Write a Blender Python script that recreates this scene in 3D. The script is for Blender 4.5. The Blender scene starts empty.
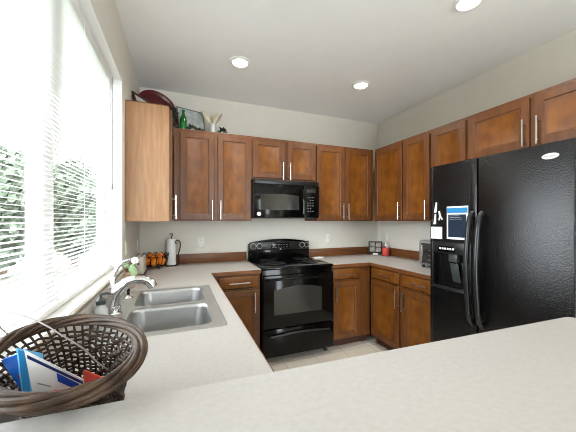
import bpy, bmesh, math, random
from mathutils import Vector, Matrix
random.seed(7)
PI = math.pi
S = bpy.context.scene
COL = S.collection

# ------------------------------------------------------------------ camera, world, light, exposure
cd = bpy.data.cameras.new('camera')
cd.sensor_fit = 'HORIZONTAL'; cd.sensor_width = 36.0
cd.lens = 278.4 / 576 * 36
cd.shift_y = 4.35 / 576
cd.clip_start = 0.02
cam = bpy.data.objects.new('camera', cd); COL.objects.link(cam)
cam.location = (0.364, -3.186, 1.378)
cam.rotation_euler = (PI / 2, 0, -0.376)
S.camera = cam

world = bpy.data.worlds.new('overcast_sky'); S.world = world
world.use_nodes = True
wn = world.node_tree; bg = wn.nodes['Background']
bg.inputs['Color'].default_value = (0.87, 0.945, 1.0, 1)
bg.inputs['Strength'].default_value = 15.0

def portal(name, loc, rot, sx, sy):
    l = bpy.data.lights.new(name, 'AREA'); l.shape = 'RECTANGLE'; l.size = sx; l.size_y = sy
    l.cycles.is_portal = True
    o = bpy.data.objects.new(name, l); COL.objects.link(o)
    o.location = loc; o.rotation_euler = rot
portal('window_portal', (-0.16, -1.87, 1.69), (0, -PI / 2, 0), 1.32, 1.84)
portal('patio_portal', (1.5, -6.12, 1.1), (PI / 2, 0, 0), 1.2, 2.2)

S.view_settings.view_transform = 'Standard'
S.view_settings.look = 'None'
S.view_settings.gamma = 1.0
S.view_settings.use_curve_mapping = False
S.view_settings.exposure = 0.1
S.cycles.use_denoising = True
S.cycles.pixel_filter_type = 'BLACKMAN_HARRIS'; S.cycles.filter_width = 1.0
S.cycles.max_bounces = 10
S.cycles.diffuse_bounces = 6
S.cycles.sample_clamp_indirect = 8.0

# ------------------------------------------------------------------ materials
def srgb(r, g, b):
    f = lambda c: (c / 255 / 12.92) if c / 255 <= 0.04045 else ((c / 255 + 0.055) / 1.055) ** 2.4
    return (f(r), f(g), f(b), 1)

def mat(name, col, rough=0.5, metal=0.0, var=0.0, vscale=20.0, stretch=(1, 1, 1), bump=0.0, bscale=60.0, spec=0.5,
        trans=0.0, emit=None, estr=0.0, coat=0.0, detail=4.0, col2=None, alpha=None):
    m = bpy.data.materials.new(name); m.use_nodes = True
    nt = m.node_tree; b = nt.nodes['Principled BSDF']
    b.inputs['Base Color'].default_value = col
    b.inputs['Roughness'].default_value = rough
    b.inputs['Metallic'].default_value = metal
    b.inputs['Specular IOR Level'].default_value = spec
    b.inputs['Transmission Weight'].default_value = trans
    b.inputs['Coat Weight'].default_value = coat; b.inputs['Coat Roughness'].default_value = min(rough, 0.3)
    if emit:
        b.inputs['Emission Color'].default_value = emit; b.inputs['Emission Strength'].default_value = estr
    tc = nt.nodes.new('ShaderNodeTexCoord'); mp = nt.nodes.new('ShaderNodeMapping')
    mp.inputs['Scale'].default_value = stretch
    nt.links.new(tc.outputs['Object'], mp.inputs['Vector'])
    if var > 0 or col2:
        n = nt.nodes.new('ShaderNodeTexNoise'); n.inputs['Scale'].default_value = vscale; n.inputs['Detail'].default_value = detail
        nt.links.new(mp.outputs['Vector'], n.inputs['Vector'])
        r = nt.nodes.new('ShaderNodeValToRGB')
        r.color_ramp.elements[0].position = 0.32; r.color_ramp.elements[1].position = 0.68
        c2 = col2 or tuple(min(1, c * (1 + var)) for c in col[:3]) + (1,)
        c1 = col if col2 else tuple(c * (1 - var) for c in col[:3]) + (1,)
        r.color_ramp.elements[0].color = c1; r.color_ramp.elements[1].color = c2
        nt.links.new(n.outputs['Fac'], r.inputs['Fac']); nt.links.new(r.outputs['Color'], b.inputs['Base Color'])
    if bump > 0:
        n2 = nt.nodes.new('ShaderNodeTexNoise'); n2.inputs['Scale'].default_value = bscale; n2.inputs['Detail'].default_value = 3
        nt.links.new(mp.outputs['Vector'], n2.inputs['Vector'])
        bp = nt.nodes.new('ShaderNodeBump'); bp.inputs['Strength'].default_value = bump; bp.inputs['Distance'].default_value = 0.004
        nt.links.new(n2.outputs['Fac'], bp.inputs['Height']); nt.links.new(bp.outputs['Normal'], b.inputs['Normal'])
    return m

M = {}
M['wall'] = mat('painted_wall', srgb(217, 213, 203), 0.85, var=0.015, vscale=8, bump=0.06, bscale=220)
M['ceiling'] = mat('ceiling_paint', srgb(240, 241, 240), 0.9, var=0.01, vscale=6, bump=0.08, bscale=160)
M['white_paint'] = mat('white_trim_paint', srgb(238, 238, 236), 0.45)
M['wood'] = mat('stained_maple', srgb(88, 49, 16), 0.42, col2=srgb(110, 65, 25), vscale=7, stretch=(4, 4, 0.7), detail=7, coat=0.05)
M['wood_panel'] = mat('stained_maple_panel', srgb(100, 55, 11), 0.4, col2=srgb(130, 79, 23), vscale=9, stretch=(1.6, 1.6, 0.9), detail=8, coat=0.05, spec=0.4)
M['wood_h'] = mat('stained_maple_strip', srgb(98, 56, 24), 0.42, col2=srgb(124, 76, 36), vscale=9, stretch=(0.6, 0.6, 5), detail=6)
M['oak'] = mat('pale_oak_veneer', srgb(146, 105, 70), 0.5, col2=srgb(164, 124, 87), vscale=9, stretch=(5, 5, 0.55), detail=7)
M['inside'] = mat('toe_kick_board', srgb(70, 40, 22), 0.6)  # even dark brown for the toe-kick boards
M['laminate'] = mat('speckled_laminate', srgb(178, 174, 170), 0.5, col2=srgb(184, 181, 177), vscale=90, detail=8, spec=0.3)
M['sill'] = mat('sill_edge', srgb(168, 158, 142), 0.5, var=0.06, vscale=20)
M['steel'] = mat('brushed_steel', srgb(172, 172, 171), 0.36, 1.0, var=0.05, vscale=30, stretch=(1, 12, 12))
M['deck_steel'] = mat('satin_steel_deck', srgb(172, 172, 169), 0.42, 0.6, var=0.03, vscale=40)
M['nickel'] = mat('satin_nickel', srgb(205, 203, 198), 0.28, 1.0)
M['chrome'] = mat('chrome', srgb(225, 226, 228), 0.08, 1.0)
M['black_gloss'] = mat('black_gloss_enamel', srgb(8, 8, 8), 0.1, spec=0.25)
M['black_satin'] = mat('black_satin', srgb(20, 20, 21), 0.35)
M['black_glass'] = mat('smoked_oven_glass', srgb(46, 45, 42), 0.06, spec=0.6)
M['fridge'] = mat('black_pebbled_door', srgb(10, 11, 12), 0.2, bump=0.45, bscale=150, spec=0.5)
M['black_plastic'] = mat('black_plastic', srgb(24, 25, 26), 0.3)
M['grey_plastic'] = mat('grey_plastic', srgb(120, 122, 124), 0.35)
M['iron'] = mat('wrought_iron', srgb(20, 17, 15), 0.5, 0.2)
M['white_plastic'] = mat('white_plastic', srgb(236, 236, 232), 0.4)
M['outlet'] = mat('outlet_plastic', srgb(226, 224, 216), 0.4)
M['paper'] = mat('white_paper', srgb(240, 240, 240), 0.8)
M['grey_print'] = mat('grey_print', srgb(150, 155, 160), 0.8)
M['blue'] = mat('blue_packet', srgb(14, 112, 222), 0.4)
M['light_blue'] = mat('light_blue_print', srgb(110, 178, 225), 0.5)
M['mid_blue'] = mat('mid_blue_print', srgb(30, 130, 190), 0.5)
M['navy'] = mat('navy_print', srgb(30, 46, 100), 0.5)
M['royal'] = mat('royal_blue_print', srgb(25, 75, 175), 0.5)
M['pink'] = mat('coral_print', srgb(222, 70, 80), 0.6)
M['red'] = mat('red_packet', srgb(214, 74, 58), 0.5)
M['screen'] = mat('dark_board', srgb(34, 46, 66), 0.25)
M['red_jar'] = mat('red_ceramic', srgb(222, 84, 68), 0.35)
M['maroon'] = mat('maroon_lacquer', srgb(82, 18, 26), 0.3, var=0.1, vscale=12)
M['dark_frame'] = mat('dark_wood_frame', srgb(54, 24, 20), 0.4)
M['print'] = mat('pale_print', srgb(206, 204, 196), 0.6, var=0.12, vscale=14)
M['grey_art'] = mat('mottled_grey_art', srgb(150, 157, 156), 0.5, col2=srgb(190, 196, 194), vscale=16, detail=8)
M['grey_frame'] = mat('grey_frame', srgb(112, 116, 116), 0.5)
M['photo'] = mat('photo_print', srgb(90, 84, 80), 0.4, col2=srgb(205, 198, 190), vscale=45, detail=2)
M['orange'] = mat('orange_peel', srgb(222, 124, 18), 0.45, bump=0.2, bscale=300)
M['leaf'] = mat('ivy_leaf', srgb(30, 46, 30), 0.5, var=0.3, vscale=15)
M['pale_leaf'] = mat('pale_leaf', srgb(158, 188, 140), 0.5, var=0.12, vscale=12)
M['petal'] = mat('white_petal', srgb(240, 238, 232), 0.6)
M['tan_pot'] = mat('tan_pot', srgb(196, 164, 132), 0.6, var=0.08)
M['pampas'] = mat('dried_plume', srgb(214, 202, 176), 0.9, var=0.1, vscale=60)
M['plume_grey'] = mat('grey_plume', srgb(150, 142, 134), 0.9, var=0.15, vscale=60)
M['vase'] = mat('grey_white_vase', srgb(188, 190, 194), 0.3)
M['wicker'] = mat('dark_wicker', srgb(36, 26, 20), 0.55, col2=srgb(70, 52, 40), vscale=60, detail=3, spec=0.3)
M['wicker_rim'] = mat('wicker_rim', srgb(46, 33, 25), 0.5, col2=srgb(84, 64, 49), vscale=26, detail=4, spec=0.3)
M['wire'] = mat('grey_wire', srgb(118, 112, 110), 0.45)
M['bread'] = mat('cream_enamel', srgb(206, 198, 186), 0.4)
M['lamp'] = mat('lit_lamp', (1, 1, 1, 1), 0.5, emit=(1, 0.93, 0.82, 1), estr=9.0)
M['blind'] = mat('blind_slat', srgb(244, 244, 242), 0.5)
M['bark'] = mat('tree_bark', srgb(70, 58, 46), 0.9)
M['foliage'] = mat('tree_foliage', srgb(84, 94, 78), 0.8, var=0.3, vscale=3)
M['lawn'] = mat('dry_lawn', srgb(62, 67, 50), 0.9, var=0.15, vscale=6)
M['soap'] = mat('soap_bottle', srgb(228, 230, 228), 0.15, trans=0.3)
M['dark_grey'] = mat('dark_grey_pump', srgb(60, 66, 66), 0.35)

def glass_mat():
    m = bpy.data.materials.new('window_glass'); m.use_nodes = True; nt = m.node_tree; nt.nodes.clear()
    o = nt.nodes.new('ShaderNodeOutputMaterial'); mx = nt.nodes.new('ShaderNodeMixShader')
    t = nt.nodes.new('ShaderNodeBsdfTransparent'); g = nt.nodes.new('ShaderNodeBsdfGlossy'); g.inputs['Roughness'].default_value = 0.02
    mx.inputs['Fac'].default_value = 0.06
    nt.links.new(t.outputs[0], mx.inputs[1]); nt.links.new(g.outputs[0], mx.inputs[2]); nt.links.new(mx.outputs[0], o.inputs[0])
    return m
M['glass'] = glass_mat()

def green_glass():
    m = mat('green_bottle_glass', srgb(24, 120, 52), 0.08, trans=0.35)
    return m
M['green_glass'] = green_glass()

def blind_mat():
    m = bpy.data.materials.new('white_vinyl_slat'); m.use_nodes = True; nt = m.node_tree; nt.nodes.clear()
    o = nt.nodes.new('ShaderNodeOutputMaterial'); mx = nt.nodes.new('ShaderNodeMixShader'); mx.inputs['Fac'].default_value = 0.02
    d = nt.nodes.new('ShaderNodeBsdfDiffuse'); t = nt.nodes.new('ShaderNodeBsdfTranslucent')
    d.inputs['Color'].default_value = (0.88, 0.88, 0.87, 1); t.inputs['Color'].default_value = (0.88, 0.88, 0.87, 1)
    nt.links.new(d.outputs[0], mx.inputs[1]); nt.links.new(t.outputs[0], mx.inputs[2]); nt.links.new(mx.outputs[0], o.inputs[0])
    return m
M['blind'] = blind_mat()

def tile_mat():
    m = mat('beige_floor_tile', srgb(176, 166, 150), 0.35); nt = m.node_tree; b = nt.nodes['Principled BSDF']
    tc = nt.nodes.new('ShaderNodeTexCoord'); br = nt.nodes.new('ShaderNodeTexBrick')
    br.offset = 0.0; br.inputs['Scale'].default_value = 1.0; br.inputs['Brick Width'].default_value = 0.33; br.inputs['Row Height'].default_value = 0.33
    br.inputs['Mortar Size'].default_value = 0.006; br.inputs['Color1'].default_value = srgb(230, 222, 210); br.inputs['Color2'].default_value = srgb(224, 215, 202)
    br.inputs['Mortar'].default_value = srgb(204, 195, 181)
    nt.links.new(tc.outputs['Object'], br.inputs['Vector']); nt.links.new(br.outputs['Color'], b.inputs['Base Color'])
    return m
M['tile'] = tile_mat()

# ------------------------------------------------------------------ mesh helpers
class MB:
    def __init__(self): self.bm = bmesh.new(); self.mi = 0
    def _merge(self, t, mtx=None):
        if mtx is not None: bmesh.ops.transform(t, matrix=mtx, verts=t.verts)
        for f in t.faces: f.material_index = self.mi if f.material_index == 0 else f.material_index
        me = bpy.data.meshes.new('tmp'); t.to_mesh(me); t.free(); self.bm.from_mesh(me); bpy.data.meshes.remove(me)
        return self
    def box(self, x0, x1, y0, y1, z0, z1, bev=0.0, seg=2, mtx=None):
        t = bmesh.new(); bmesh.ops.create_cube(t, size=1)
        for v in t.verts:
            v.co = Vector(((x0 + x1) / 2 + v.co.x * (x1 - x0), (y0 + y1) / 2 + v.co.y * (y1 - y0), (z0 + z1) / 2 + v.co.z * (z1 - z0)))
        if bev > 0: bmesh.ops.bevel(t, geom=t.edges[:], offset=bev, segments=seg, profile=0.5, affect='EDGES')
        return self._merge(t, mtx)
    def prism(self, pts, d, axis=Vector((0, 1, 0)), bev=0.0):
        t = bmesh.new(); vs = [t.verts.new(p) for p in pts]; f = t.faces.new(vs)
        r = bmesh.ops.extrude_face_region(t, geom=[f]); nv = [e for e in r['geom'] if isinstance(e, bmesh.types.BMVert)]
        bmesh.ops.translate(t, vec=axis * d, verts=nv); bmesh.ops.recalc_face_normals(t, faces=t.faces)
        if bev > 0: bmesh.ops.bevel(t, geom=t.edges[:], offset=bev, segments=2, profile=0.5, affect='EDGES')
        return self._merge(t)
    def tube(self, pts, r, seg=8, cap=True, closed=False):
        pts = [Vector(p) for p in pts]; n = len(pts)
        rs = r if isinstance(r, (list, tuple)) else [r] * n
        t = bmesh.new(); rings = []; up = None
        for i, p in enumerate(pts):
            if closed: d = pts[(i + 1) % n] - pts[i - 1]
            else: d = pts[min(i + 1, n - 1)] - pts[max(i - 1, 0)]
            d.normalize()
            if up is None:
                up = Vector((0, 0, 1)) if abs(d.z) < 0.9 else Vector((1, 0, 0))
            a = (up - d * up.dot(d)).normalized(); b = d.cross(a); up = a
            rings.append([t.verts.new(p + (a * math.cos(k * 2 * PI / seg) + b * math.sin(k * 2 * PI / seg)) * rs[i]) for k in range(seg)])
        m = n if closed else n - 1
        for i in range(m):
            A, B = rings[i], rings[(i + 1) % n]
            for k in range(seg): t.faces.new((A[k], A[(k + 1) % seg], B[(k + 1) % seg], B[k]))
        if cap and not closed: t.faces.new(rings[0][::-1]); t.faces.new(rings[-1])
        bmesh.ops.recalc_face_normals(t, faces=t.faces)
        return self._merge(t)
    def lathe(self, prof, c=(0, 0, 0), seg=24, mtx=None, sx=1, sy=1):
        t = bmesh.new(); rings = []
        for r, z in prof:
            if r < 1e-5: rings.append([t.verts.new((c[0], c[1], c[2] + z))])
            else: rings.append([t.verts.new((c[0] + r * sx * math.cos(k * 2 * PI / seg), c[1] + r * sy * math.sin(k * 2 * PI / seg), c[2] + z)) for k in range(seg)])
        for A, B in zip(rings, rings[1:]):
            for k in range(seg):
                k2 = (k + 1) % seg
                if len(A) == 1 and len(B) == 1: continue
                if len(A) == 1: t.faces.new((A[0], B[k2], B[k]))
                elif len(B) == 1: t.faces.new((A[k], A[k2], B[0]))
                else: t.faces.new((A[k], A[k2], B[k2], B[k]))
        bmesh.ops.recalc_face_normals(t, faces=t.faces)
        return self._merge(t, mtx)
    def ball(self, c, r, sub=2, sc=(1, 1, 1)):
        t = bmesh.new(); bmesh.ops.create_icosphere(t, subdivisions=sub, radius=r)
        for v in t.verts: v.co = Vector((c[0] + v.co.x * sc[0], c[1] + v.co.y * sc[1], c[2] + v.co.z * sc[2]))
        return self._merge(t)
    def poly(self, pts):
        f = self.bm.faces.new([self.bm.verts.new(p) for p in pts]); f.material_index = self.mi; return self
    def build(self, name, mats, parent=None, kind=None, world=False, angle=35, label=None):
        me = bpy.data.meshes.new(name); 
        if world and parent is not None:
            bmesh.ops.translate(self.bm, vec=-parent.location, verts=self.bm.verts)
        self.bm.to_mesh(me); self.bm.free()
        for m in (mats if isinstance(mats, (list, tuple)) else [mats]): me.materials.append(M[m])
        me.shade_smooth(); me.set_sharp_from_angle(angle=math.radians(angle))
        o = bpy.data.objects.new(name, me); COL.objects.link(o)
        if parent is not None: o.parent = parent
        if kind: o['kind'] = kind
        if label: o['label'] = label
        return o

def tag(o, label, cat, group=None):
    o['label'] = label; o['category'] = cat
    if group: o['group'] = group
    return o
def thing(name, label, cat, loc=(0, 0, 0), rz=0.0, group=None):
    o = bpy.data.objects.new(name, None); COL.objects.link(o); o.empty_display_size = 0.1
    o.location = loc; o.rotation_euler = (0, 0, rz)
    return tag(o, label, cat, group)
def dup(root, loc, rz, label):
    c = root.copy(); COL.objects.link(c); c.location = loc; c.rotation_euler = (0, 0, rz); c['label'] = label
    for ch in list(root.children):
        d = ch.copy(); COL.objects.link(d); d.parent = c
        for g in list(ch.children):
            e = g.copy(); COL.objects.link(e); e.parent = d
    return c
def text_mesh(name, body, size, mtx, m, parent, extrude=0.0006):
    cu = bpy.data.curves.new(name, 'FONT'); cu.body = body; cu.size = size; cu.extrude = extrude; cu.align_x = 'CENTER'; cu.align_y = 'CENTER'
    o = bpy.data.objects.new('tmp_text', cu); COL.objects.link(o)
    dg = bpy.context.evaluated_depsgraph_get(); me = bpy.data.meshes.new_from_object(o.evaluated_get(dg))
    bpy.data.objects.remove(o); me.transform(mtx); me.name = name; me.materials.clear(); me.materials.append(M[m])
    r = bpy.data.objects.new(name, me); COL.objects.link(r); r.parent = parent
    return r

# ------------------------------------------------------------------ room shell
W, ZC, YF = 2.983, 2.736, -6.0
MB().box(-0.14, W + 0.14, YF, 0.14, -0.08, 0).build('floor', 'tile', kind='structure')
MB().box(-0.14, W + 0.14, YF, 0.14, ZC, ZC + 0.1).build('ceiling', 'ceiling', kind='structure')
MB().box(-0.14, W + 0.14, 0, 0.14, 0, ZC).build('wall_back', 'wall', kind='structure')
MB().box(W, W + 0.14, YF, 0, 0, ZC).build('wall_right', 'wall', kind='structure')
WY0, WY1, WZ0, WZ1 = -2.77, -0.965, 1.03, 2.347
MB().box(-0.14, 0, YF, WY0, 0, ZC).box(-0.14, 0, WY1, 0, 0, ZC).box(-0.14, 0, WY0, WY1, 0, WZ0).box(-0.14, 0, WY0, WY1, WZ1, ZC).build('wall_left', 'wall', kind='structure')
MB().box(-0.14, 0.9, YF - 0.1, YF, 0, ZC).box(2.1, W + 0.14, YF - 0.1, YF, 0, ZC).box(0.9, 2.1, YF - 0.1, YF, 2.2, ZC).build('wall_front', 'wall', kind='structure')
MB().box(0.0, 1.42, -2.86, -2.745, 0, 1.052).build('wall_peninsula', 'wall', kind='structure')
MB().box(-60, -0.14, -60, 60, -0.4, -0.3).build('ground', 'lawn', kind='structure')
MB().box(-0.75, -0.14, -7, 1.5, 2.62, 2.74).build('eave', 'white_paint', kind='structure')
# white returns inside the window opening
MB().box(-0.139, 0.002, WY1 - 0.006, WY1 + 0.004, WZ0, WZ1 + 0.006).box(-0.139, 0.002, WY0, WY1, WZ1 - 0.004, WZ1 + 0.006).build('trim_1', 'white_paint', kind='structure')
# window unit
wr = bpy.data.objects.new('window_1', None); COL.objects.link(wr); wr.location = (-0.12, -1.87, WZ0); wr['kind'] = 'structure'
f = MB()
for a, b in ((WY0, WY0 + 0.05), (WY1 - 0.056, WY1 - 0.006)): f.box(-0.138, -0.095, a, b, WZ0 + 0.01, WZ1 - 0.004, 0.004)
f.box(-0.138, -0.095, WY0, WY1 - 0.006, WZ0 + 0.012, WZ0 + 0.06, 0.004); f.box(-0.138, -0.095, WY0, WY1 - 0.006, WZ1 - 0.055, WZ1 - 0.005, 0.004)
f.box(-0.138, -0.09, -1.93, -1.83, WZ0 + 0.06, WZ1 - 0.055, 0.004)
f.build('window_frame', 'white_paint', wr, world=True)
MB().box(-0.121, -0.118, WY0 + 0.04, WY1 - 0.046, WZ0 + 0.05, WZ1 - 0.045).build('pane', 'glass', wr, world=True)
MB().box(-0.1, 0.0, WY0, WY1 - 0.006, WZ0, WZ0 + 0.012).build('window_sill', 'white_paint', wr, world=True)
MB().box(0.0, 0.014, WY0, WY1 + 0.02, WZ0 + 0.001, WZ0 + 0.012, 0.003).build('sill_edge', 'sill', wr, world=True, label='thin tan sill edge')

# venetian blind
bl = thing('window_blind', 'wide white horizontal slat blind lowered over the window above the sink', 'blind', (-0.062, -1.87, WZ0 + 0.02))
s = MB(); nsl = 72; z0b, z1b = WZ0 + 0.045, WZ1 - 0.045
tilt = math.radians(7)
for i in range(nsl):
    z = z0b + (z1b - z0b) * i / (nsl - 1)
    pr = []
    for k in range(4):
        q = (k / 3 - 0.5) * 0.0172; h = 0.0024 * (1 - (2 * k / 3 - 1) ** 2)
        pr.append((-0.066 + q * math.cos(tilt) , z - q * math.sin(tilt) + h))
    for k in range(3):
        (xa, za), (xb, zb) = pr[k], pr[k + 1]
        s.poly([(xa, WY0 + 0.008, za), (xb, WY0 + 0.008, zb), (xb, WY1 - 0.012, zb), (xa, WY1 - 0.012, za)])
s.build('slats', 'blind', bl, world=True)
MB().box(-0.085, -0.045, WY0 + 0.005, WY1 - 0.01, WZ1 - 0.034, WZ1 - 0.006, 0.003).build('head_rail', 'white_paint', bl, world=True)
MB().box(-0.079, -0.053, WY0 + 0.008, WY1 - 0.012, WZ0 + 0.018, WZ0 + 0.034, 0.003).build('bottom_rail', 'white_paint', bl, world=True)
for y in (-2.6, -2.15, -1.6, -1.1):
    MB().tube([(-0.05, y, WZ0 + 0.03), (-0.05, y, WZ1 - 0.03)], 0.0012, 5).build('ladder_cord', 'white_paint', bl, world=True)
MB().tube([(-0.042, -1.045, WZ1 - 0.02), (-0.04, -1.045, 1.9), (-0.04, -1.047, 1.62)], 0.0022, 6).lathe([(0, -0.04), (0.007, -0.035), (0.005, 0), (0, 0.002)], (-0.04, -1.047, 1.62), 10).build('pull_cord', 'grey_plastic', bl, world=True)

# trees outside
def tree(loc, h, r, label):
    t = thing('tree', label, 'tree', loc, 0, 'trees outside the window')
    MB().tube([(0, 0, 0), (0.05, 0, h * 0.4), (0, 0.03, h * 0.8)], [0.12, 0.09, 0.04], 8).build('trunk', 'bark', t)
    b = MB()
    for k in range(2200):
        while True:
            v = Vector((random.uniform(-1, 1), random.uniform(-1, 1), random.uniform(-1, 1)))
            if v.length < 1: break
        c = Vector((v.x * r, v.y * r, h * 0.55 + v.z * h * 0.47))
        n = Vector((random.gauss(0, 1), random.gauss(0, 1), random.gauss(0, 1))).normalized(); a = n.orthogonal().normalized(); d = n.cross(a)
        q = random.uniform(0.1, 0.2)
        b.poly([c - a * q, c - d * q * 0.6, c + a * q, c + d * q * 0.6])
    b.build('foliage', 'foliage', t)
tree((-4.4, 7.4, -0.3), 3.8, 0.95, 'leafy tree outside the window left of the mullion')
tree((-3.2, 9.3, -0.3), 3.9, 0.95, 'leafy tree outside the window right of the mullion')

# ------------------------------------------------------------------ cabinets
def door_bm(x0, x1, z0, z1, rail=0.052, yf=-0.02):
    """recessed-panel door front in the local XZ plane, front at yf"""
    b = MB(); t = bmesh.new()
    def ring(i, y): return [t.verts.new((x0 + i, y, z0 + i)), t.verts.new((x1 - i, y, z0 + i)), t.verts.new((x1 - i, y, z1 - i)), t.verts.new((x0 + i, y, z1 - i))]
    rs = [ring(0, 0), ring(0, yf + 0.003), ring(0.003, yf), ring(rail, yf), ring(rail + 0.006, yf + 0.005), ring(rail + 0.012, yf + 0.005), ring(rail + 0.02, yf + 0.009)]
    for A, B in zip(rs, rs[1:]):
        for k in range(4): t.faces.new((A[k], A[(k + 1) % 4], B[(k + 1) % 4], B[k]))
    fp = t.faces.new(rs[-1]); fp.material_index = 1; t.faces.new(rs[0][::-1])
    bmesh.ops.recalc_face_normals(t, faces=t.faces)
    b._merge(t); return b
def slab_bm(x0, x1, z0, z1, yf=-0.02):
    b = MB(); t = bmesh.new()
    def ring(i, y): return [t.verts.new((x0 + i, y, z0 + i)), t.verts.new((x1 - i, y, z0 + i)), t.verts.new((x1 - i, y, z1 - i)), t.verts.new((x0 + i, y, z1 - i))]
    rs = [ring(0, 0), ring(0, yf + 0.006), ring(0.004, yf + 0.003), ring(0.012, yf)]
    for A, B in zip(rs, rs[1:]):
        for k in range(4): t.faces.new((A[k], A[(k + 1) % 4], B[(k + 1) % 4], B[k]))
    fp = t.faces.new(rs[-1]); t.faces.new(rs[0][::-1])
    bmesh.ops.recalc_face_normals(t, faces=t.faces); b._merge(t); return b
def handle(parent, x, z, L=0.19, vert=True, yf=-0.02):
    b = MB(); y = yf - 0.03
    if vert:
        b.tube([(x, y, z - L / 2), (x, y, z + L / 2)], 0.006, 10)
        for s_ in (-1, 1): b.tube([(x, yf + 0.001, z + s_ * L * 0.34), (x, y, z + s_ * L * 0.34)], 0.0045, 8)
    else:
        b.tube([(x - L / 2, y, z), (x + L / 2, y, z)], 0.006, 10)
        for s_ in (-1, 1): b.tube([(x + s_ * L * 0.34, yf + 0.001, z), (x + s_ * L * 0.34, y, z)], 0.0045, 8)
    b.build('handle', 'nickel', parent)
def cabinet(label, loc, rz, w, h, d, doors=(), drawers=(), base=False, body='wood', side_l=None, group=None, opentop=False, stile=None):
    """local frame: x along the front, front of carcass at y=0, body to +y, z from loc"""
    t = thing('base_cabinet' if base else 'wall_cabinet', label, 'cabinet', loc, rz, group)
    z0 = 0.1 if base else 0.0
    b = MB(); th = 0.018
    b.box(0, th, 0.002, d, z0, h); b.box(w - th, w, 0.002, d, z0, h); b.box(th, w - th, d - 0.008, d, z0, h)
    b.box(th, w - th, 0.004, d - 0.008, z0, z0 + th)
    if not opentop: b.box(th, w - th, 0.004, d - 0.008, h - th, h)
    # face frame
    b.box(0, 0.03, 0, 0.019, z0, h); b.box(w - 0.03, w, 0, 0.019, z0, h); b.box(0.03, w - 0.03, 0, 0.019, z0, z0 + 0.035); b.box(0.03, w - 0.03, 0, 0.019, h - 0.035, h)
    for x0, x1 in (stile or ()): b.box(max(x0, 0.031), min(x1, w - 0.0305), -0.0012, 0.0185, z0 + 0.0355, h - 0.0355)
    if drawers: b.box(0.03, w - 0.03, 0, 0.019, 0.69, 0.74)
    b.build('carcass', body, t)
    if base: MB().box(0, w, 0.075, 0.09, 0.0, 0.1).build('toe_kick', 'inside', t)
    for (x0, x1, a0, a1, hx, hz) in doors:
        dd = door_bm(x0, x1, a0, a1).build('door', ['wood', 'wood_panel'], t)
        if hx is not None: handle(dd, hx, hz)
    for (x0, x1, a0, a1) in drawers:
        dd = slab_bm(x0, x1, a0, a1).build('drawer', ['wood_panel'], t)
        handle(dd, (x0 + x1) / 2, (a0 + a1) / 2 - 0.005, 0.19, False)
    return t

ZU, HU = 1.372, 0.895          # wall cabinets: underside and height
G_U, G_B = 'wall cabinets', 'base cabinets'
R = -PI / 2
# back wall, left to right
cabinet('two-door wood wall cabinet holding the bottle and vase, left of the microwave', (0.327, -0.305, ZU), 0, 0.758, HU, 0.3,
        [(0.054, 0.376, 0.012, HU - 0.03, 0.352, 0.11), (0.41, 0.749, 0.012, HU - 0.03, 0.434, 0.11)], group=G_U, stile=[(0.36, 0.42), (0.03, 0.065)])
cabinet('short two-door wood wall cabinet directly above the microwave', (1.085, -0.305, 1.815), 0, 0.76, HU + ZU - 1.815, 0.3,
        [(0.012, 0.373, 0.02, 0.422, 0.345, 0.1), (0.403, 0.745, 0.02, 0.422, 0.43, 0.1)], group=G_U, stile=[(0.36, 0.41)])
cabinet('tall two-door wood wall cabinet between the microwave and the room corner', (1.845, -0.305, ZU), 0, 0.81, HU, 0.3,
        [(0.008, 0.378, 0.012, HU - 0.03, 0.352, 0.11), (0.396, 0.766, 0.012, HU - 0.03, 0.422, 0.11)], group=G_U, stile=[(0.37, 0.405)])
# right wall, from the corner toward the camera (local x runs toward the camera)
XR = W - 0.31
cabinet('single-door wood wall cabinet at the corner, above the red jar', (XR, -0.33, ZU), R, 0.475, HU, 0.3,
        [(0.012, 0.462, 0.012, HU - 0.03, 0.435, 0.11)], group=G_U)
cabinet('single-door wood wall cabinet second from the corner on the right wall', (XR, -0.805, ZU), R, 0.36, HU, 0.3,
        [(0.01, 0.348, 0.012, HU - 0.03, 0.322, 0.11)], group=G_U)
cabinet('narrow wood wall cabinet partly hidden behind the left edge of the fridge', (XR, -1.165, ZU), R, 0.37, HU, 0.3,
        [(0.01, 0.358, 0.012, HU - 0.03, 0.33, 0.11)], group=G_U)
cabinet('wide short two-door wood cabinet above the black fridge', (XR, -1.535, 1.87), R, 0.94, HU + ZU - 1.87, 0.3,
        [(0.012, 0.456, 0.02, 0.37, 0.428, 0.125), (0.484, 0.928, 0.02, 0.37, 0.512, 0.125)], group=G_U, stile=[(0.45, 0.49)])
# left wall cabinet, end panel toward the camera; local x runs away from the camera
lc = cabinet('wood wall cabinet beside the window with a pale oak end panel', (0.3, -0.842, ZU), PI / 2, 0.515, HU, 0.297,
        [(0.012, 0.503, 0.012, HU - 0.03, 0.04, 0.11)], group=G_U)
MB().box(-0.004, 0.0, 0.0, 0.297, -0.002, HU - 0.008).build('end_panel', 'oak', lc, label='pale oak veneer end panel')
MB().box(0.515, 0.84, 0.02, 0.297, 0, HU).build('corner_box', 'wood', lc)

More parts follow.
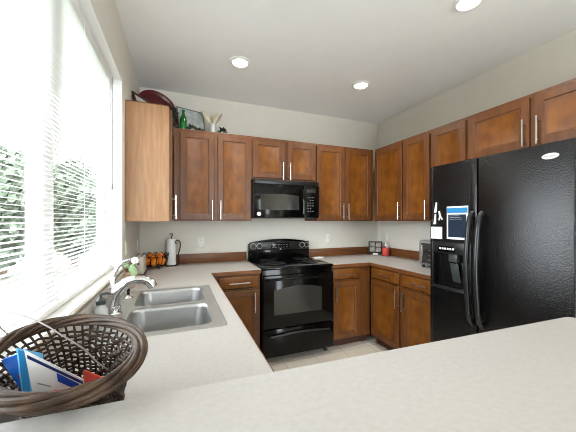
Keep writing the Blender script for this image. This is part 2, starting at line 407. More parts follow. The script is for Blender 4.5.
# base cabinets
cabinet('wood base cabinet with one drawer, between the counter corner and the range', (0.655, -0.61, 0), 0, 0.437, 0.872, 0.6,
        [(0.05, 0.42, 0.115, 0.725, 0.38, 0.61)], [(0.05, 0.42, 0.75, 0.86)], True, group=G_B, stile=[(0.03, 0.06)])
cabinet('wood base cabinet with one drawer, right of the black range', (1.878, -0.61, 0), 0, 0.495, 0.872, 0.6,
        [(0.012, 0.345, 0.115, 0.725, 0.035, 0.61)], [(0.012, 0.345, 0.75, 0.86)], True, group=G_B, stile=[(0.34, 0.495)])
cabinet('wood base cabinet at the counter corner with its door handle at the right', (2.373, -0.63, 0), R, 0.458, 0.872, 0.6,
        [(0.022, 0.44, 0.115, 0.725, 0.418, 0.61)], [(0.022, 0.44, 0.75, 0.86)], True, group=G_B)
cabinet('wood base cabinet next to the fridge with its door handle at the left', (2.373, -1.088, 0), R, 0.445, 0.872, 0.6,
        [(0.012, 0.43, 0.115, 0.725, 0.045, 0.61)], [(0.012, 0.43, 0.75, 0.86)], True, group=G_B)
cabinet('wood base cabinet with two doors directly under the steel sink', (0.61, -2.02, 0), PI / 2, 0.94, 0.872, 0.59,
        [(0.02, 0.46, 0.115, 0.725, 0.43, 0.61), (0.48, 0.92, 0.115, 0.725, 0.51, 0.61)], [], True, group=G_B, opentop=True)
cabinet('wood base cabinet under the counter below the wicker basket', (0.61, -2.74, 0), PI / 2, 0.715, 0.872, 0.59,
        [(0.02, 0.695, 0.115, 0.725, 0.66, 0.61)], [(0.02, 0.695, 0.75, 0.86)], True, group=G_B)

# ------------------------------------------------------------------ worktops
wt = thing('worktop', 'speckled off-white laminate worktop running under the sink to the left of the range', 'countertop', (0.3, -1.0, 0.874))
b = MB(); ZT, ZB = 0.914, 0.876
for (x0, x1, y0, y1) in ((0.003, 0.635, -2.744, -1.915), (0.003, 0.115, -1.915, -1.165), (0.54, 0.635, -1.915, -1.165), (0.003, 0.635, -1.165, -0.635), (0.003, 1.097, -0.635, -0.003)):
    b.box(x0, x1, y0, y1, ZB, ZT)
b.build('top_sheet', 'laminate', wt, world=True)
MB().box(0.635, 0.641, -2.744, -0.636, ZB, ZT - 0.004).box(0.635, 1.097, -0.641, -0.635, ZB, ZT - 0.004).build('edge_strip', 'wood_h', wt, world=True, label='brown wood edge strip')
MB().box(0.02, 1.097, -0.02, -0.003, ZT, 1.016, 0.002).box(0.003, 0.02, -0.93, -0.003, ZT, 1.016, 0.002).build('backsplash', 'wood_h', wt, world=True, label='brown wood backsplash')
MB().box(0.003, 0.02, -2.744, -0.94, ZT, 1.022, 0.002).build('backsplash', 'laminate', wt, world=True, label='off-white laminate backsplash under the window')
wt2 = thing('worktop', 'speckled off-white laminate worktop from the range round the corner to the fridge', 'countertop', (2.6, -0.5, 0.874))
MB().box(1.873, 2.98, -0.635, -0.003, ZB, ZT).box(2.348, 2.98, -1.53, -0.635, ZB, ZT).build('top_sheet', 'laminate', wt2, world=True)
MB().box(1.873, 2.348, -0.641, -0.635, ZB, ZT - 0.004).box(2.342, 2.348, -1.53, -0.636, ZB, ZT - 0.004).build('edge_strip', 'wood_h', wt2, world=True, label='brown wood edge strip')
MB().box(1.873, 2.963, -0.02, -0.003, ZT, 1.016, 0.002).box(2.963, 2.98, -1.53, -0.003, ZT, 1.016, 0.002).build('backsplash', 'wood_h', wt2, world=True, label='brown wood backsplash')
bt = MB()
bt.prism([(0.004, -3.12, 1.052), (1.462, -3.12, 1.052), (1.462, -2.735, 1.052), (1.445, -2.716, 1.052), (0.004, -2.662, 1.052)], 0.038, Vector((0, 0, 1)), 0.003)
tag(bt.build('bar_top', 'laminate'), 'broad off-white laminate bar top across the foreground, raised above the worktop', 'countertop')

# ------------------------------------------------------------------ sink
def rrect(x0, x1, y0, y1, r, n=6):
    out = []
    for cx, cy, a in ((x1 - r, y1 - r, 0), (x0 + r, y1 - r, PI / 2), (x0 + r, y0 + r, PI), (x1 - r, y0 + r, 1.5 * PI)):
        for k in range(n + 1): out.append((cx + r * math.cos(a + k * PI / 2 / n), cy + r * math.sin(a + k * PI / 2 / n)))
    return out
sk = thing('sink', 'stainless steel double-bowl sink set into the worktop below the window', 'sink', (0.3, -1.54, 0.914))
bowls = [(0.14, 0.515, -1.515, -1.165), (0.14, 0.515, -1.905, -1.555)]
t = bmesh.new(); edges = []
zs = 0.9175
for loop in [rrect(0.026, 0.565, -1.945, -1.125, 0.02)] + [rrect(*q, 0.06) for q in bowls]:
    vs = [t.verts.new((x, y, zs)) for x, y in loop]
    for k in range(len(vs)): edges.append(t.edges.new((vs[k], vs[(k + 1) % len(vs)])))
bmesh.ops.triangle_fill(t, use_beauty=True, edges=edges)
ol = rrect(0.026, 0.565, -1.945, -1.125, 0.02); ol2 = rrect(0.022, 0.569, -1.949, -1.121, 0.022)
A = [t.verts.new((x, y, zs)) for x, y in ol]; B = [t.verts.new((x, y, 0.9145)) for x, y in ol2]
for k in range(len(A)): t.faces.new((A[k], A[(k + 1) % len(A)], B[(k + 1) % len(A)], B[k]))
bmesh.ops.remove_doubles(t, verts=t.verts, dist=1e-5); bmesh.ops.recalc_face_normals(t, faces=t.faces)
d = MB(); d._merge(t); d.build('sink_deck', 'deck_steel', sk, world=True)
for (x0, x1, y0, y1) in bowls:
    t = bmesh.new(); rings = []
    for ins, z, r in ((-0.002, zs, 0.062), (0.003, zs - 0.004, 0.06), (0.006, zs - 0.02, 0.06), (0.016, 0.79, 0.06), (0.022, 0.765, 0.06), (0.04, 0.75, 0.055), (0.12, 0.746, 0.05)):
        rings.append([t.verts.new((x, y, z)) for x, y in rrect(x0 + ins, x1 - ins, y0 + ins, y1 - ins, r)])
    for A, B in zip(rings, rings[1:]):
        for k in range(len(A)): t.faces.new((A[k], A[(k + 1) % len(A)], B[(k + 1) % len(A)], B[k]))
    t.faces.new(rings[-1]); bmesh.ops.recalc_face_normals(t, faces=t.faces)
    for fc in t.faces: fc.normal_flip()
    q = MB(); q._merge(t); bo = q.build('bowl', 'steel', sk, world=True, angle=60)
    dr = MB().lathe([(0.042, 0.0015), (0.04, 0.004), (0.03, 0.003), (0.026, -0.002 + 0.003), (0, 0.001)], ((x0 + x1) / 2, (y0 + y1) / 2, 0.746), 24)
    bmesh.ops.translate(dr.bm, vec=-sk.location, verts=dr.bm.verts)
    dr.build('drain', 'chrome', bo)

# faucet
fa = thing('kitchen_faucet', 'chrome single-lever faucet arching over the steel sink', 'faucet', (0.07, -1.595, 0.9175))
MB().lathe([(0, 0), (0.038, 0), (0.038, 0.006), (0.032, 0.014), (0.031, 0.03), (0.033, 0.032), (0.033, 0.037), (0.03, 0.041), (0, 0.043)]).build('base', 'chrome', fa)
MB().tube([(-0.012, 0, 0.03), (-0.005, 0, 0.06), (0.008, 0, 0.095), (0.03, 0, 0.128), (0.062, 0, 0.152), (0.095, 0, 0.161), (0.128, 0, 0.158), (0.15, 0, 0.148)],
          [0.033, 0.0325, 0.0315, 0.0295, 0.0265, 0.024, 0.0225, 0.0225], 18).build('spout', 'chrome', fa)
MB().tube([(0.148, 0, 0.149), (0.162, 0, 0.14), (0.172, 0, 0.122), (0.174, 0, 0.117)], [0.023, 0.0245, 0.0245, 0.02], 16).build('spray_head', 'chrome', fa)
MB().tube([(-0.004, 0.014, 0.07), (-0.006, 0.022, 0.12), (-0.008, 0.024, 0.155), (-0.004, 0.026, 0.185)], [0.018, 0.017, 0.0145, 0.01], 14).tube(
    [(-0.008, 0.024, 0.16), (-0.002, 0.026, 0.195), (0.014, 0.028, 0.228), (0.038, 0.03, 0.25), (0.068, 0.032, 0.26)], [0.012, 0.01, 0.0085, 0.008, 0.007], 12).build('lever', 'chrome', fa)
sp = thing('side_sprayer', 'small chrome sprayer base with short nozzle behind the faucet', 'sprayer', (0.09, -1.31, 0.9175))
MB().lathe([(0, 0), (0.03, 0), (0.03, 0.005), (0.02, 0.012), (0.012, 0.02), (0, 0.021)]).build('base', 'chrome', sp)
MB().lathe([(0, 0.018), (0.008, 0.018), (0.007, 0.04), (0.01, 0.042), (0.01, 0.056), (0, 0.058)], seg=16).build('nozzle', 'black_plastic', sp)
so = thing('soap_dispenser', 'clear soap bottle with dark grey pump beside the faucet', 'soap dispenser', (0.052, -1.76, 0.9175))
MB().lathe([(0, 0), (0.026, 0), (0.029, 0.004), (0.028, 0.04), (0.026, 0.075), (0.014, 0.092), (0.012, 0.096), (0, 0.097)], seg=20).build('bottle', 'soap', so)
MB().lathe([(0, 0.094), (0.019, 0.095), (0.02, 0.112), (0.012, 0.122), (0.005, 0.124), (0.005, 0.14), (0, 0.141)], seg=18).tube([(0, 0, 0.138), (0.02, 0.01, 0.139), (0.032, 0.015, 0.134)], [0.006, 0.005, 0.0035], 8).build('pump', 'dark_grey', so)

# ------------------------------------------------------------------ range
rg = thing('range', 'black freestanding electric range between the base cabinets', 'stove', (1.487, -0.33, 0))
X0, X1 = 1.106, 1.868
MB().box(X0, X1, -0.63, -0.03, 0.05, 0.9, 0.004).build('body', 'black_gloss', rg, world=True)
MB().box(X0 - 0.004, X1 + 0.004, -0.655, -0.03, 0.9, 0.926, 0.006).build('cooktop', 'black_gloss', rg, world=True)
b = MB(); pts = [(X0 + 0.004, -0.032, 0.92)]
for k in range(13):
    q = k / 12; pts.append((X0 + 0.004 + q * (X1 - X0 - 0.008), -0.032, 1.118 + 0.062 * math.sin(PI * (0.12 + 0.76 * q)) - 0.02 + (0 if 0 < k < 12 else -0.015)))
pts.append((X1 - 0.004, -0.032, 0.92)); b.prism(pts, -0.06, Vector((0, 1, 0)), 0.004)
bgd = b.build('backguard', 'black_gloss', rg, world=True)
cp = MB().box(X0 + 0.01, X1 - 0.01, -0.1, -0.09, 1.03, 1.128, 0.006).build('control_panel', 'black_satin', rg, world=True)
def child_world(mb, name, mats, parent, root):
    bmesh.ops.translate(mb.bm, vec=-root.location, verts=mb.bm.verts); return mb.build(name, mats, parent)
for kx in (1.16, 1.232, 1.765, 1.828):
    k = MB(); mt = Matrix.Translation((kx, -0.1, 1.082)) @ Matrix.Rotation(PI / 2, 4, 'X')
    k.lathe([(0, 0.022), (0.02, 0.022), (0.023, 0.0), (0, 0)], seg=20, mtx=mt); k.box(kx - 0.004, kx + 0.004, -0.13, -0.12, 1.062, 1.102, 0.002)
    kk = child_world(k, 'knob', 'black_plastic', rg, rg)
    r_ = MB().tube([(kx + 0.031 * math.cos(a * 2 * PI / 28), -0.1015, 1.082 + 0.031 * math.sin(a * 2 * PI / 28)) for a in range(28)], 0.002, 4, closed=True)
    child_world(r_, 'dial_ring', 'outlet', kk, rg)
b = MB().box(1.37, 1.6, -0.104, -0.1, 1.05, 1.115, 0.002)
b.mi = 1
for r_ in range(2):
    for k in range(6): b.box(1.385 + k * 0.034, 1.405 + k * 0.034, -0.1055, -0.1035, 1.06 + r_ * 0.03, 1.066 + r_ * 0.03)
b.build('clock_display', ['black_gloss', 'grey_plastic'], rg, world=True)
MB().lathe([(0, 0.004), (0.009, 0.004), (0.01, 0), (0, 0)], seg=16, mtx=Matrix.Translation((1.487, -0.1, 1.04)) @ Matrix.Rotation(PI / 2, 4, 'X')).build('round_badge', 'nickel', rg, world=True)
for (bx, by, br) in ((1.29, -0.22, 0.085), (1.68, -0.22, 0.1), (1.29, -0.47, 0.105), (1.68, -0.47, 0.08)):
    pan = MB().lathe([(br + 0.022, 0.003), (br + 0.018, 0.006), (br + 0.008, 0.003), (br * 0.4, 0.001), (0, 0.001)], (bx, by, 0.926), 32).build('drip_pan', 'black_gloss', rg, world=True)
    sp_ = [(bx + (0.018 + (br - 0.018) * a / 90) * math.cos(a * 2 * PI / 22), by + (0.018 + (br - 0.018) * a / 90) * math.sin(a * 2 * PI / 22), 0.938) for a in range(91)]
    child_world(MB().tube(sp_, 0.0055, 6), 'coil', 'black_satin', pan, rg)
dr = MB().box(X0 + 0.004, X1 - 0.004, -0.672, -0.632, 0.345, 0.85, 0.006).build('oven_door', 'black_gloss', rg, world=True)
b = MB(); wp = []
for k in range(11): wp.append((1.215 + 0.51 * k / 10, -0.6735, 0.705 + 0.035 * math.sin(PI * k / 10)))
wp += [(1.725, -0.6735, 0.47), (1.215, -0.6735, 0.47)]
b.poly(wp[::-1]); b2 = b
child_world(MB().prism(wp, 0.006, Vector((0, 1, 0))), 'oven_window', 'black_glass', dr, rg)
b.bm.free()
child_world(MB().tube([(X0 + 0.03, -0.675, 0.812), (X0 + 0.05, -0.71, 0.815), (1.3, -0.716, 0.818), (1.487, -0.718, 0.819), (1.68, -0.716, 0.818), (X1 - 0.05, -0.71, 0.815), (X1 - 0.03, -0.675, 0.812)], 0.012, 12), 'handle', 'black_gloss', dr, rg)
dw = MB().box(X0 + 0.004, X1 - 0.004, -0.668, -0.632, 0.075, 0.332, 0.006).build('drawer', 'black_gloss', rg, world=True)
child_world(MB().tube([(X0 + 0.05, -0.668, 0.262)] + [(X0 + 0.07 + 0.62 * k / 8, -0.69 - 0.006 * math.sin(PI * k / 8), 0.272 + 0.018 * math.sin(PI * k / 8)) for k in range(9)] + [(X1 - 0.05, -0.668, 0.262)], 0.011, 10), 'handle', 'black_satin', dw, rg)
for fx in (X0 + 0.05, X1 - 0.05):
    for fy in (-0.58, -0.1): MB().lathe([(0, 0), (0.018, 0), (0.018, 0.05), (0, 0.05)], (fx, fy, 0), 12).build('foot', 'black_plastic', rg, world=True)

# microwave
mw = thing('microwave', 'black over-the-range microwave with a round white badge under the short cabinet', 'microwave', (1.465, -0.2, 1.4))
MX0, MX1, MZ0, MZ1 = 1.09, 1.84, 1.4, 1.812
MB().box(MX0, MX1, -0.375, -0.004, MZ0, MZ1, 0.004).build('body', 'black_satin', mw, world=True)
md = MB().box(MX0 + 0.004, 1.645, -0.408, -0.376, MZ0 + 0.006, MZ1 - 0.055, 0.006).build('door', 'black_gloss', mw, world=True)
MB().box(MX0 + 0.004, MX1 - 0.004, -0.405, -0.376, MZ1 - 0.052, MZ1 - 0.004, 0.005).build('vent_grille', 'black_satin', mw, world=True)
cpn = MB().box(1.649, MX1 - 0.004, -0.408, -0.376, MZ0 + 0.006, MZ1 - 0.055, 0.005).build('control_panel', 'black_gloss', mw, world=True)
wp = [(1.155, -0.41, 1.49), (1.59, -0.41, 1.49)] + [(1.59 - 0.435 * k / 10, -0.41, 1.64 + 0.018 * math.sin(PI * k / 10)) for k in range(11)]
child_world(MB().prism(wp, 0.004, Vector((0, 1, 0))), 'door_window', 'black_glass', md, mw)
child_world(MB().tube([(1.625, -0.41, 1.43), (1.628, -0.44, 1.45), (1.628, -0.448, 1.57), (1.628, -0.44, 1.69), (1.625, -0.41, 1.71)], 0.01, 10), 'handle', 'black_gloss', md, mw)
bd = child_world(MB().lathe([(0, 0.003), (0.02, 0.003), (0.022, 0), (0, 0)], seg=24, mtx=Matrix.Translation((1.14, -0.408, 1.445)) @ Matrix.Rotation(PI / 2, 4, 'X')), 'round_badge', 'white_plastic', md, mw)
bd['label'] = 'round white badge'
RX = Matrix.Rotation(PI / 2, 4, 'X')
text_mesh('badge_monogram', 'GE', 0.022, Matrix.Translation(Vector((1.14, -0.4115, 1.445)) - mw.location) @ RX, 'grey_plastic', bd)
for r_ in range(6):
    for k in range(3):
        if (r_ * 3 + k) % 7 == 5: continue
        child_world(MB().box(1.69 + k * 0.03, 1.708 + k * 0.03, -0.411, -0.4075, 1.475 + r_ * 0.03, 1.482 + r_ * 0.03, 0.0008), 'button', 'grey_plastic', cpn, mw)
child_world(MB().box(1.685, 1.79, -0.41, -0.4075, 1.68, 1.72, 0.001), 'display', 'black_glass', cpn, mw)

# ------------------------------------------------------------------ fridge
fr = thing('refrigerator', 'large black side-by-side refrigerator with ice dispenser on the right wall', 'fridge', (2.6, -1.97, 0))
FX = 2.232; FY0, FY1, FS = -2.41, -1.538, -1.915
MB().box(FX + 0.062, 2.95, FY0 + 0.004, FY1 - 0.004, 0.02, 1.79, 0.004).build('cabinet_body', 'black_satin', fr, world=True)
MB().box(FX + 0.05, FX + 0.062, FY0 + 0.01, FY1 - 0.01, 0.015, 0.1).build('kick_grille', 'black_plastic', fr, world=True)
# freezer door with a cavity for the dispenser
D0, D1, DZ0, DZ1 = -1.862, -1.572, 0.885, 1.13
b = MB()
b.box(FX, FX + 0.06, D1, FY1, 0.105, 1.8, 0.006); b.box(FX, FX + 0.06, FS + 0.004, D0, 0.105, 1.8, 0.006)
b.box(FX + 0.0005, FX + 0.0595, D0 - 0.008, D1 + 0.008, DZ1, 1.7995); b.box(FX + 0.0005, FX + 0.0595, D0 - 0.008, D1 + 0.008, 0.1055, DZ0)
b.box(FX + 0.05, FX + 0.0595, D0 - 0.008, D1 + 0.008, DZ0, DZ1)
fd = b.build('freezer_door', 'fridge', fr, world=True)
rd = MB().box(FX, FX + 0.06, FY0, FS - 0.004, 0.105, 1.8, 0.008).build('fridge_door', 'fridge', fr, world=True)
b = MB()
for a0, a1, c0, c1 in ((D0 - 0.012, D0, DZ0 - 0.02, 1.215), (D1, D1 + 0.012, DZ0 - 0.02, 1.215), (D0, D1, DZ0 - 0.022, DZ0), (D0, D1, DZ1, 1.215)): b.box(FX - 0.008, FX + 0.002, a0, a1, c0, c1, 0.003)
b.box(FX - 0.03, FX + 0.04, D0, D1, DZ0 - 0.02, DZ0 - 0.004, 0.004)
dp = child_world(b, 'dispenser_surround', 'black_plastic', fd, fr)
b = MB()
b.box(FX + 0.01, FX + 0.05, -1.76, -1.69, 1.07, 1.13, 0.006); b.prism([(FX + 0.045, -1.765, 0.92), (FX + 0.045, -1.7, 0.92), (FX + 0.02, -1.695, 1.06), (FX + 0.02, -1.76, 1.06)], 0.006, Vector((1, 0, 0)), 0.002)
b.prism([(FX + 0.045, -1.85, 0.95), (FX + 0.045, -1.79, 0.95), (FX + 0.02, -1.785, 1.07), (FX + 0.02, -1.845, 1.07)], 0.006, Vector((1, 0, 0)), 0.002)
child_world(b, 'dispenser_paddles', 'dark_grey', fd, fr)
b = MB().box(FX - 0.011, FX - 0.007, -1.76, -1.62, 1.145, 1.185, 0.001); b.mi = 1
for k in range(6): b.box(FX - 0.0125, FX - 0.0105, -1.752 + k * 0.021, -1.738 + k * 0.021, 1.16, 1.174)
child_world(b, 'dispenser_buttons', ['black_gloss', 'white_plastic'], fd, fr)
for yy, dr_, pn in ((-1.884, fd, 0), (-1.948, rd, 0)):
    pts = [(FX, yy, 1.43), (FX - 0.03, yy, 1.4), (FX - 0.048, yy, 1.33)] + [(FX - 0.05 - 0.018 * math.sin(PI * k / 6), yy, 1.3 - 0.5 * k / 6) for k in range(7)] + [(FX - 0.048, yy, 0.77), (FX - 0.03, yy, 0.7), (FX, yy, 0.67)]
    child_world(MB().tube(pts, 0.0155, 12), 'handle', 'black_plastic', dr_, fr)
# oval badge
bg_ = child_world(MB().lathe([(0, 0.003), (0.036, 0.003), (0.039, 0.0), (0, 0)], seg=32, sy=0.42, mtx=Matrix.Translation((FX, -2.308, 1.725)) @ Matrix.Rotation(-PI / 2, 4, 'Z') @ RX), 'oval_badge', 'white_plastic', rd, fr)
bg_['label'] = 'white oval badge'
text_mesh('badge_lettering', 'Whirlpool', 0.0135, Matrix.Translation(Vector((FX - 0.0033, -2.308, 1.725)) - fr.location) @ Matrix.Rotation(-PI / 2, 4, 'Z') @ RX, 'grey_plastic', bg_)
# things held on the fridge door
XM = FX - 0.0005
nt_ = MB().box(XM - 0.002, XM, -1.648, -1.55, 1.236, 1.328); nt_.mi = 1
for k in range(5): nt_.box(XM - 0.0026, XM - 0.0015, -1.64, -1.56, 1.25 + k * 0.016, 1.252 + k * 0.016)
tag(nt_.build('note', ['paper', 'grey_print']), 'small square white ruled note on the left fridge door above the dispenser', 'note')
cal = MB().box(XM - 0.004, XM, -1.852, -1.69, 1.24, 1.48); cal.mi = 1; cal.box(XM - 0.005, XM - 0.003, -1.85, -1.692, 1.432, 1.468); cal.mi = 2; cal.box(XM - 0.005, XM - 0.003, -1.84, -1.702, 1.256, 1.42); cal.mi = 3
for k in range(3): cal.box(XM - 0.0056, XM - 0.0045, -1.81 + 0.01 * k, -1.714, 1.385 + 0.012 * k, 1.388 + 0.012 * k)
tag(cal.build('memo_board', ['paper', 'mid_blue', 'screen', 'grey_print']), 'white-bordered dark memo board with blue heading on the left fridge door', 'memo board')
for (yy, zz, an, lb) in ((-1.595, 1.475, 0.15, 'white clip magnet on the fridge, topmost of the three'), (-1.588, 1.385, 0.12, 'white clip magnet on the fridge, lower left above the note'), (-1.632, 1.41, -0.2, 'white forked clip magnet on the fridge nearest the memo board')):
    m_ = MB(); ca, sa = math.cos(an), math.sin(an)
    p3 = lambda u, w: (XM, yy - (u * ca + w * sa), zz + (-u * sa + w * ca))
    if 'forked' in lb: m_.prism([p3(-0.004, 0.04), p3(0.003, 0.04), p3(0.006, 0), p3(0.018, -0.028), p3(0.011, -0.03), p3(0, -0.008), p3(-0.012, -0.03), p3(-0.018, -0.026), p3(-0.005, 0.0)], -0.008, Vector((1, 0, 0)))
    else: m_.prism([p3(-0.005, 0.042), p3(0.003, 0.042), p3(0.011, -0.03), p3(0.006, -0.038), p3(-0.009, -0.038)], -0.008, Vector((1, 0, 0)), 0.001)
    tag(m_.build('fridge_magnet', 'white_plastic'), lb, 'magnet', 'clip magnets on the fridge')

# ------------------------------------------------------------------ ceiling lights
def downlight(x, y, label):
    t = thing('ceiling_light', label, 'ceiling light', (x, y, ZC), 0, 'recessed ceiling lights')
    MB().lathe([(0.062, -0.001), (0.066, -0.012), (0.085, -0.008), (0.09, -0.001), (0.09, 0.0), (0.062, 0.0)], seg=36).build('trim_ring', 'white_paint', t)
    MB().lathe([(0.0, -0.002), (0.05, -0.004), (0.062, -0.002), (0.062, 0.0), (0, 0)], seg=30).build('lens', 'lamp', t)
    return t
d1 = downlight(0.858, -0.814, 'lit round recessed ceiling light nearest the window wall')
dup(d1, (2.071, -0.857, ZC), 0, 'lit round recessed ceiling light near the back right corner of the ceiling')
dup(d1, (2.039, -1.994, ZC), 0, 'round recessed ceiling light at the top edge of the photo, nearest the viewer')
for i, (x, y) in enumerate(((0.858, -0.814), (2.071, -0.857), (2.039, -1.994))):
    l = bpy.data.lights.new('downlight_spot', 'SPOT'); l.energy = 34; l.spot_size = 2.5; l.spot_blend = 0.6; l.shadow_soft_size = 0.05; l.color = (1, 0.93, 0.83)
    o = bpy.data.objects.new('downlight_spot', l); COL.objects.link(o); o.location = (x, y, ZC - 0.02)

# outlets
def outlet(loc, rz, label, toggle=False):
    t = thing('wall_outlet', label, 'outlet', loc, rz, 'wall outlets')
    MB().box(-0.035, 0.035, -0.006, 0, -0.058, 0.058, 0.002).build('cover_plate', 'outlet', t)
    for s_ in (-1, 1):
        m_ = MB().box(-0.016, 0.016, -0.008, -0.005, s_ * 0.024 - 0.014, s_ * 0.024 + 0.014, 0.003)
        rc = m_.build('receptacle', 'white_plastic', t)
        q = MB()
        for dx in (-0.006, 0.006): q.box(dx - 0.001, dx + 0.001, -0.0086, -0.0078, s_ * 0.024 - 0.004, s_ * 0.024 + 0.005)
        q.build('slot', 'dark_grey', rc)
    return t
o1 = outlet((0.597, -0.001, 1.135), 0, 'white outlet plate on the back wall left of the range')
dup(o1, (2.183, -0.001, 1.148), 0, 'white outlet plate on the back wall right of the range')
dup(o1, (W - 0.001, -0.2, 1.15), -PI / 2, 'white outlet plate on the right wall above the red jar')
dup(o1, (0.001, -0.82, 1.17), PI / 2, 'white outlet plate on the left wall next to the window edge')
dup(o1, (0.001, -0.16, 1.135), PI / 2, 'white outlet plate on the left wall near the back corner')

# ------------------------------------------------------------------ things on the left worktop
Z = 0.9142
pt = thing('paper_towel_holder', 'black scrolled iron holder with upright paper towel roll in the back left corner', 'paper towel holder', (0.3, -0.1, Z))
MB().lathe([(0, 0), (0.062, 0), (0.062, 0.006), (0.05, 0.01), (0, 0.01)], seg=28).build('base', 'iron', pt)
MB().lathe([(0.018, 0.012), (0.045, 0.012), (0.045, 0.275), (0.018, 0.275), (0.018, 0.012)], seg=32).build('paper_roll', 'paper', pt, label='white paper towel roll')
b = MB().tube([(0, 0, 0.01), (0, 0, 0.3)], 0.005, 8)
b.tube([(0.0, 0, 0.3)] + [(0.014 * math.cos(a), 0, 0.315 + 0.014 * math.sin(a)) for a in [(-1.57 + k * 0.7) for k in range(8)]], 0.004, 8)
b.build('spindle', 'iron', pt)
arm = [(0.058, -0.02, 0.006), (0.076, -0.03, 0.03), (0.066, -0.03, 0.08), (0.07, -0.03, 0.13), (0.084, -0.03, 0.19), (0.086, -0.03, 0.235), (0.07, -0.032, 0.262), (0.045, -0.05, 0.258), (0.038, -0.055, 0.238), (0.048, -0.055, 0.224), (0.058, -0.05, 0.234)]
MB().tube(arm, [0.006, 0.006, 0.006, 0.006, 0.006, 0.006, 0.0055, 0.005, 0.005, 0.0045, 0.004], 8).build('scroll_arm', 'iron', pt)
# fruit bowl
fb = thing('fruit_basket', 'black wire fruit bowl with scalloped rim holding oranges, beside the paper towels', 'fruit bowl', (0.152, -0.215, Z))
b = MB()
R1, H0, H1 = 0.122, 0.022, 0.118
b.tube([(R1 * math.cos(a * 2 * PI / 40), R1 * math.sin(a * 2 * PI / 40), H1) for a in range(40)], 0.0028, 6, closed=True)
b.tube([(0.055 * math.cos(a * 2 * PI / 30), 0.055 * math.sin(a * 2 * PI / 30), H0) for a in range(30)], 0.0028, 6, closed=True)
b.build('rim', 'iron', fb)
for k in range(14):
    a = k * 2 * PI / 14; w_ = MB()
    w_.tube([(r_ * math.cos(a), r_ * math.sin(a), z_) for r_, z_ in ((0.055, H0), (0.092, 0.034), (0.113, 0.066), (R1, H1))], 0.0036, 5)
    w_.tube([((R1 + 0.002) * math.cos(a + 2 * PI / 14 * q), (R1 + 0.002) * math.sin(a + 2 * PI / 14 * q), H1 + 0.026 * math.sin(PI * q)) for q in (0, 0.15, 0.35, 0.5, 0.65, 0.85, 1)], 0.0032, 5)
    w_.build('wire', 'iron', fb)
for k in range(4):
    a = k * PI / 2 + 0.6
    MB().tube([(0.055 * math.cos(a), 0.055 * math.sin(a), H0), (0.07 * math.cos(a), 0.07 * math.sin(a), 0.012), (0.08 * math.cos(a), 0.08 * math.sin(a), 0.004), (0.092 * math.cos(a), 0.092 * math.sin(a), 0.006), (0.094 * math.cos(a), 0.094 * math.sin(a), 0.014)], 0.003, 6).build('foot', 'iron', fb)
og = [('front orange in the wire bowl, nearest the viewer', 0.0, -0.068, 0.068), ('front right orange in the wire bowl, beside the nearest one', 0.066, -0.028, 0.07), ('orange at the left front of the wire bowl, beside the toaster', -0.066, -0.026, 0.07),
      ('orange at the back left of the wire bowl', -0.045, 0.053, 0.07), ('orange at the back right of the wire bowl, nearest the paper towels', 0.042, 0.053, 0.07), ('topmost orange heaped on the left of the wire bowl', -0.03, -0.005, 0.114), ('topmost orange heaped on the right of the wire bowl', 0.044, 0.002, 0.116)]
for lb, dx, dy, dz in og:
    o = MB().ball((0, 0, 0), 0.038, 3, (1, 1, 0.95)).build('orange', 'orange'); o.location = (0.152 + dx, -0.215 + dy, Z + dz); tag(o, lb, 'orange', 'oranges in the wire bowl')
# toaster
ts = thing('toaster', 'cream toaster seen end-on beside the wire fruit bowl', 'toaster', (0.062, -0.5, Z))
MB().box(-0.038, 0.038, -0.115, 0.115, 0.012, 0.165, 0.022, 4).build('shell', 'bread', ts)
MB().box(-0.04, 0.04, -0.118, 0.118, 0.0, 0.02, 0.004).build('base', 'black_plastic', ts)
MB().box(0.014, 0.02, -0.08, 0.08, 0.1635, 0.166).box(-0.02, -0.014, -0.08, 0.08, 0.1635, 0.166).build('slot', 'black_plastic', ts)
MB().box(-0.008, 0.008, -0.124, -0.114, 0.1, 0.112, 0.003).build('lever', 'black_plastic', ts)
# small plant
pl = thing('potted_plant', 'small pale green plant with white flower in a tan pot by the window corner', 'plant', (0.055, -0.985, Z))
MB().box(-0.032, 0.032, -0.032, 0.032, 0, 0.1, 0.004).build('pot', 'tan_pot', pl)
b = MB()
def leaf(b, base, tip, w, sag=0.0, n=6):
    base, tip = Vector(base), Vector(tip); d = tip - base; side = d.cross(Vector((0.3, -1, 0.2))).normalized(); L = []; Rr = []
    for k in range(n + 1):
        q = k / n; c = base + d * q + Vector((0, 0, -sag * math.sin(PI * q) if sag else 0)); wd = w * math.sin(PI * min(0.97, 0.06 + q * 0.92))
        L.append(c + side * wd); Rr.append(c - side * wd)
    for k in range(n): b.poly([L[k], L[k + 1], Rr[k + 1], Rr[k]])
for tip, w_ in (((0.045, -0.03, 0.05), 0.014), ((0.02, -0.05, 0.08), 0.016), ((-0.03, -0.03, 0.17), 0.012), ((0.03, 0.0, 0.17), 0.014), ((-0.04, 0.02, 0.13), 0.012)):
    mid = Vector((tip[0] * 0.4, tip[1] * 0.4, 0.16)); leaf(b, (0, 0, 0.1), mid, w_ * 0.8); leaf(b, mid, tip, w_)
b.build('leaves', 'pale_leaf', pl)
b = MB()
for k in range(7):
    a = k * 2 * PI / 7; b.ball((0.03 + 0.014 * math.cos(a), -0.012, 0.186 + 0.014 * math.sin(a)), 0.012, 2, (1, 0.6, 1))
b.ball((0.03, -0.015, 0.186), 0.012, 2); b.build('flower', 'petal', pl, label='white flower')
MB().tube([(0, 0, 0.1), (0.012, -0.003, 0.14), (0.028, -0.008, 0.182)], 0.0025, 6).build('stem', 'pale_leaf', pl)

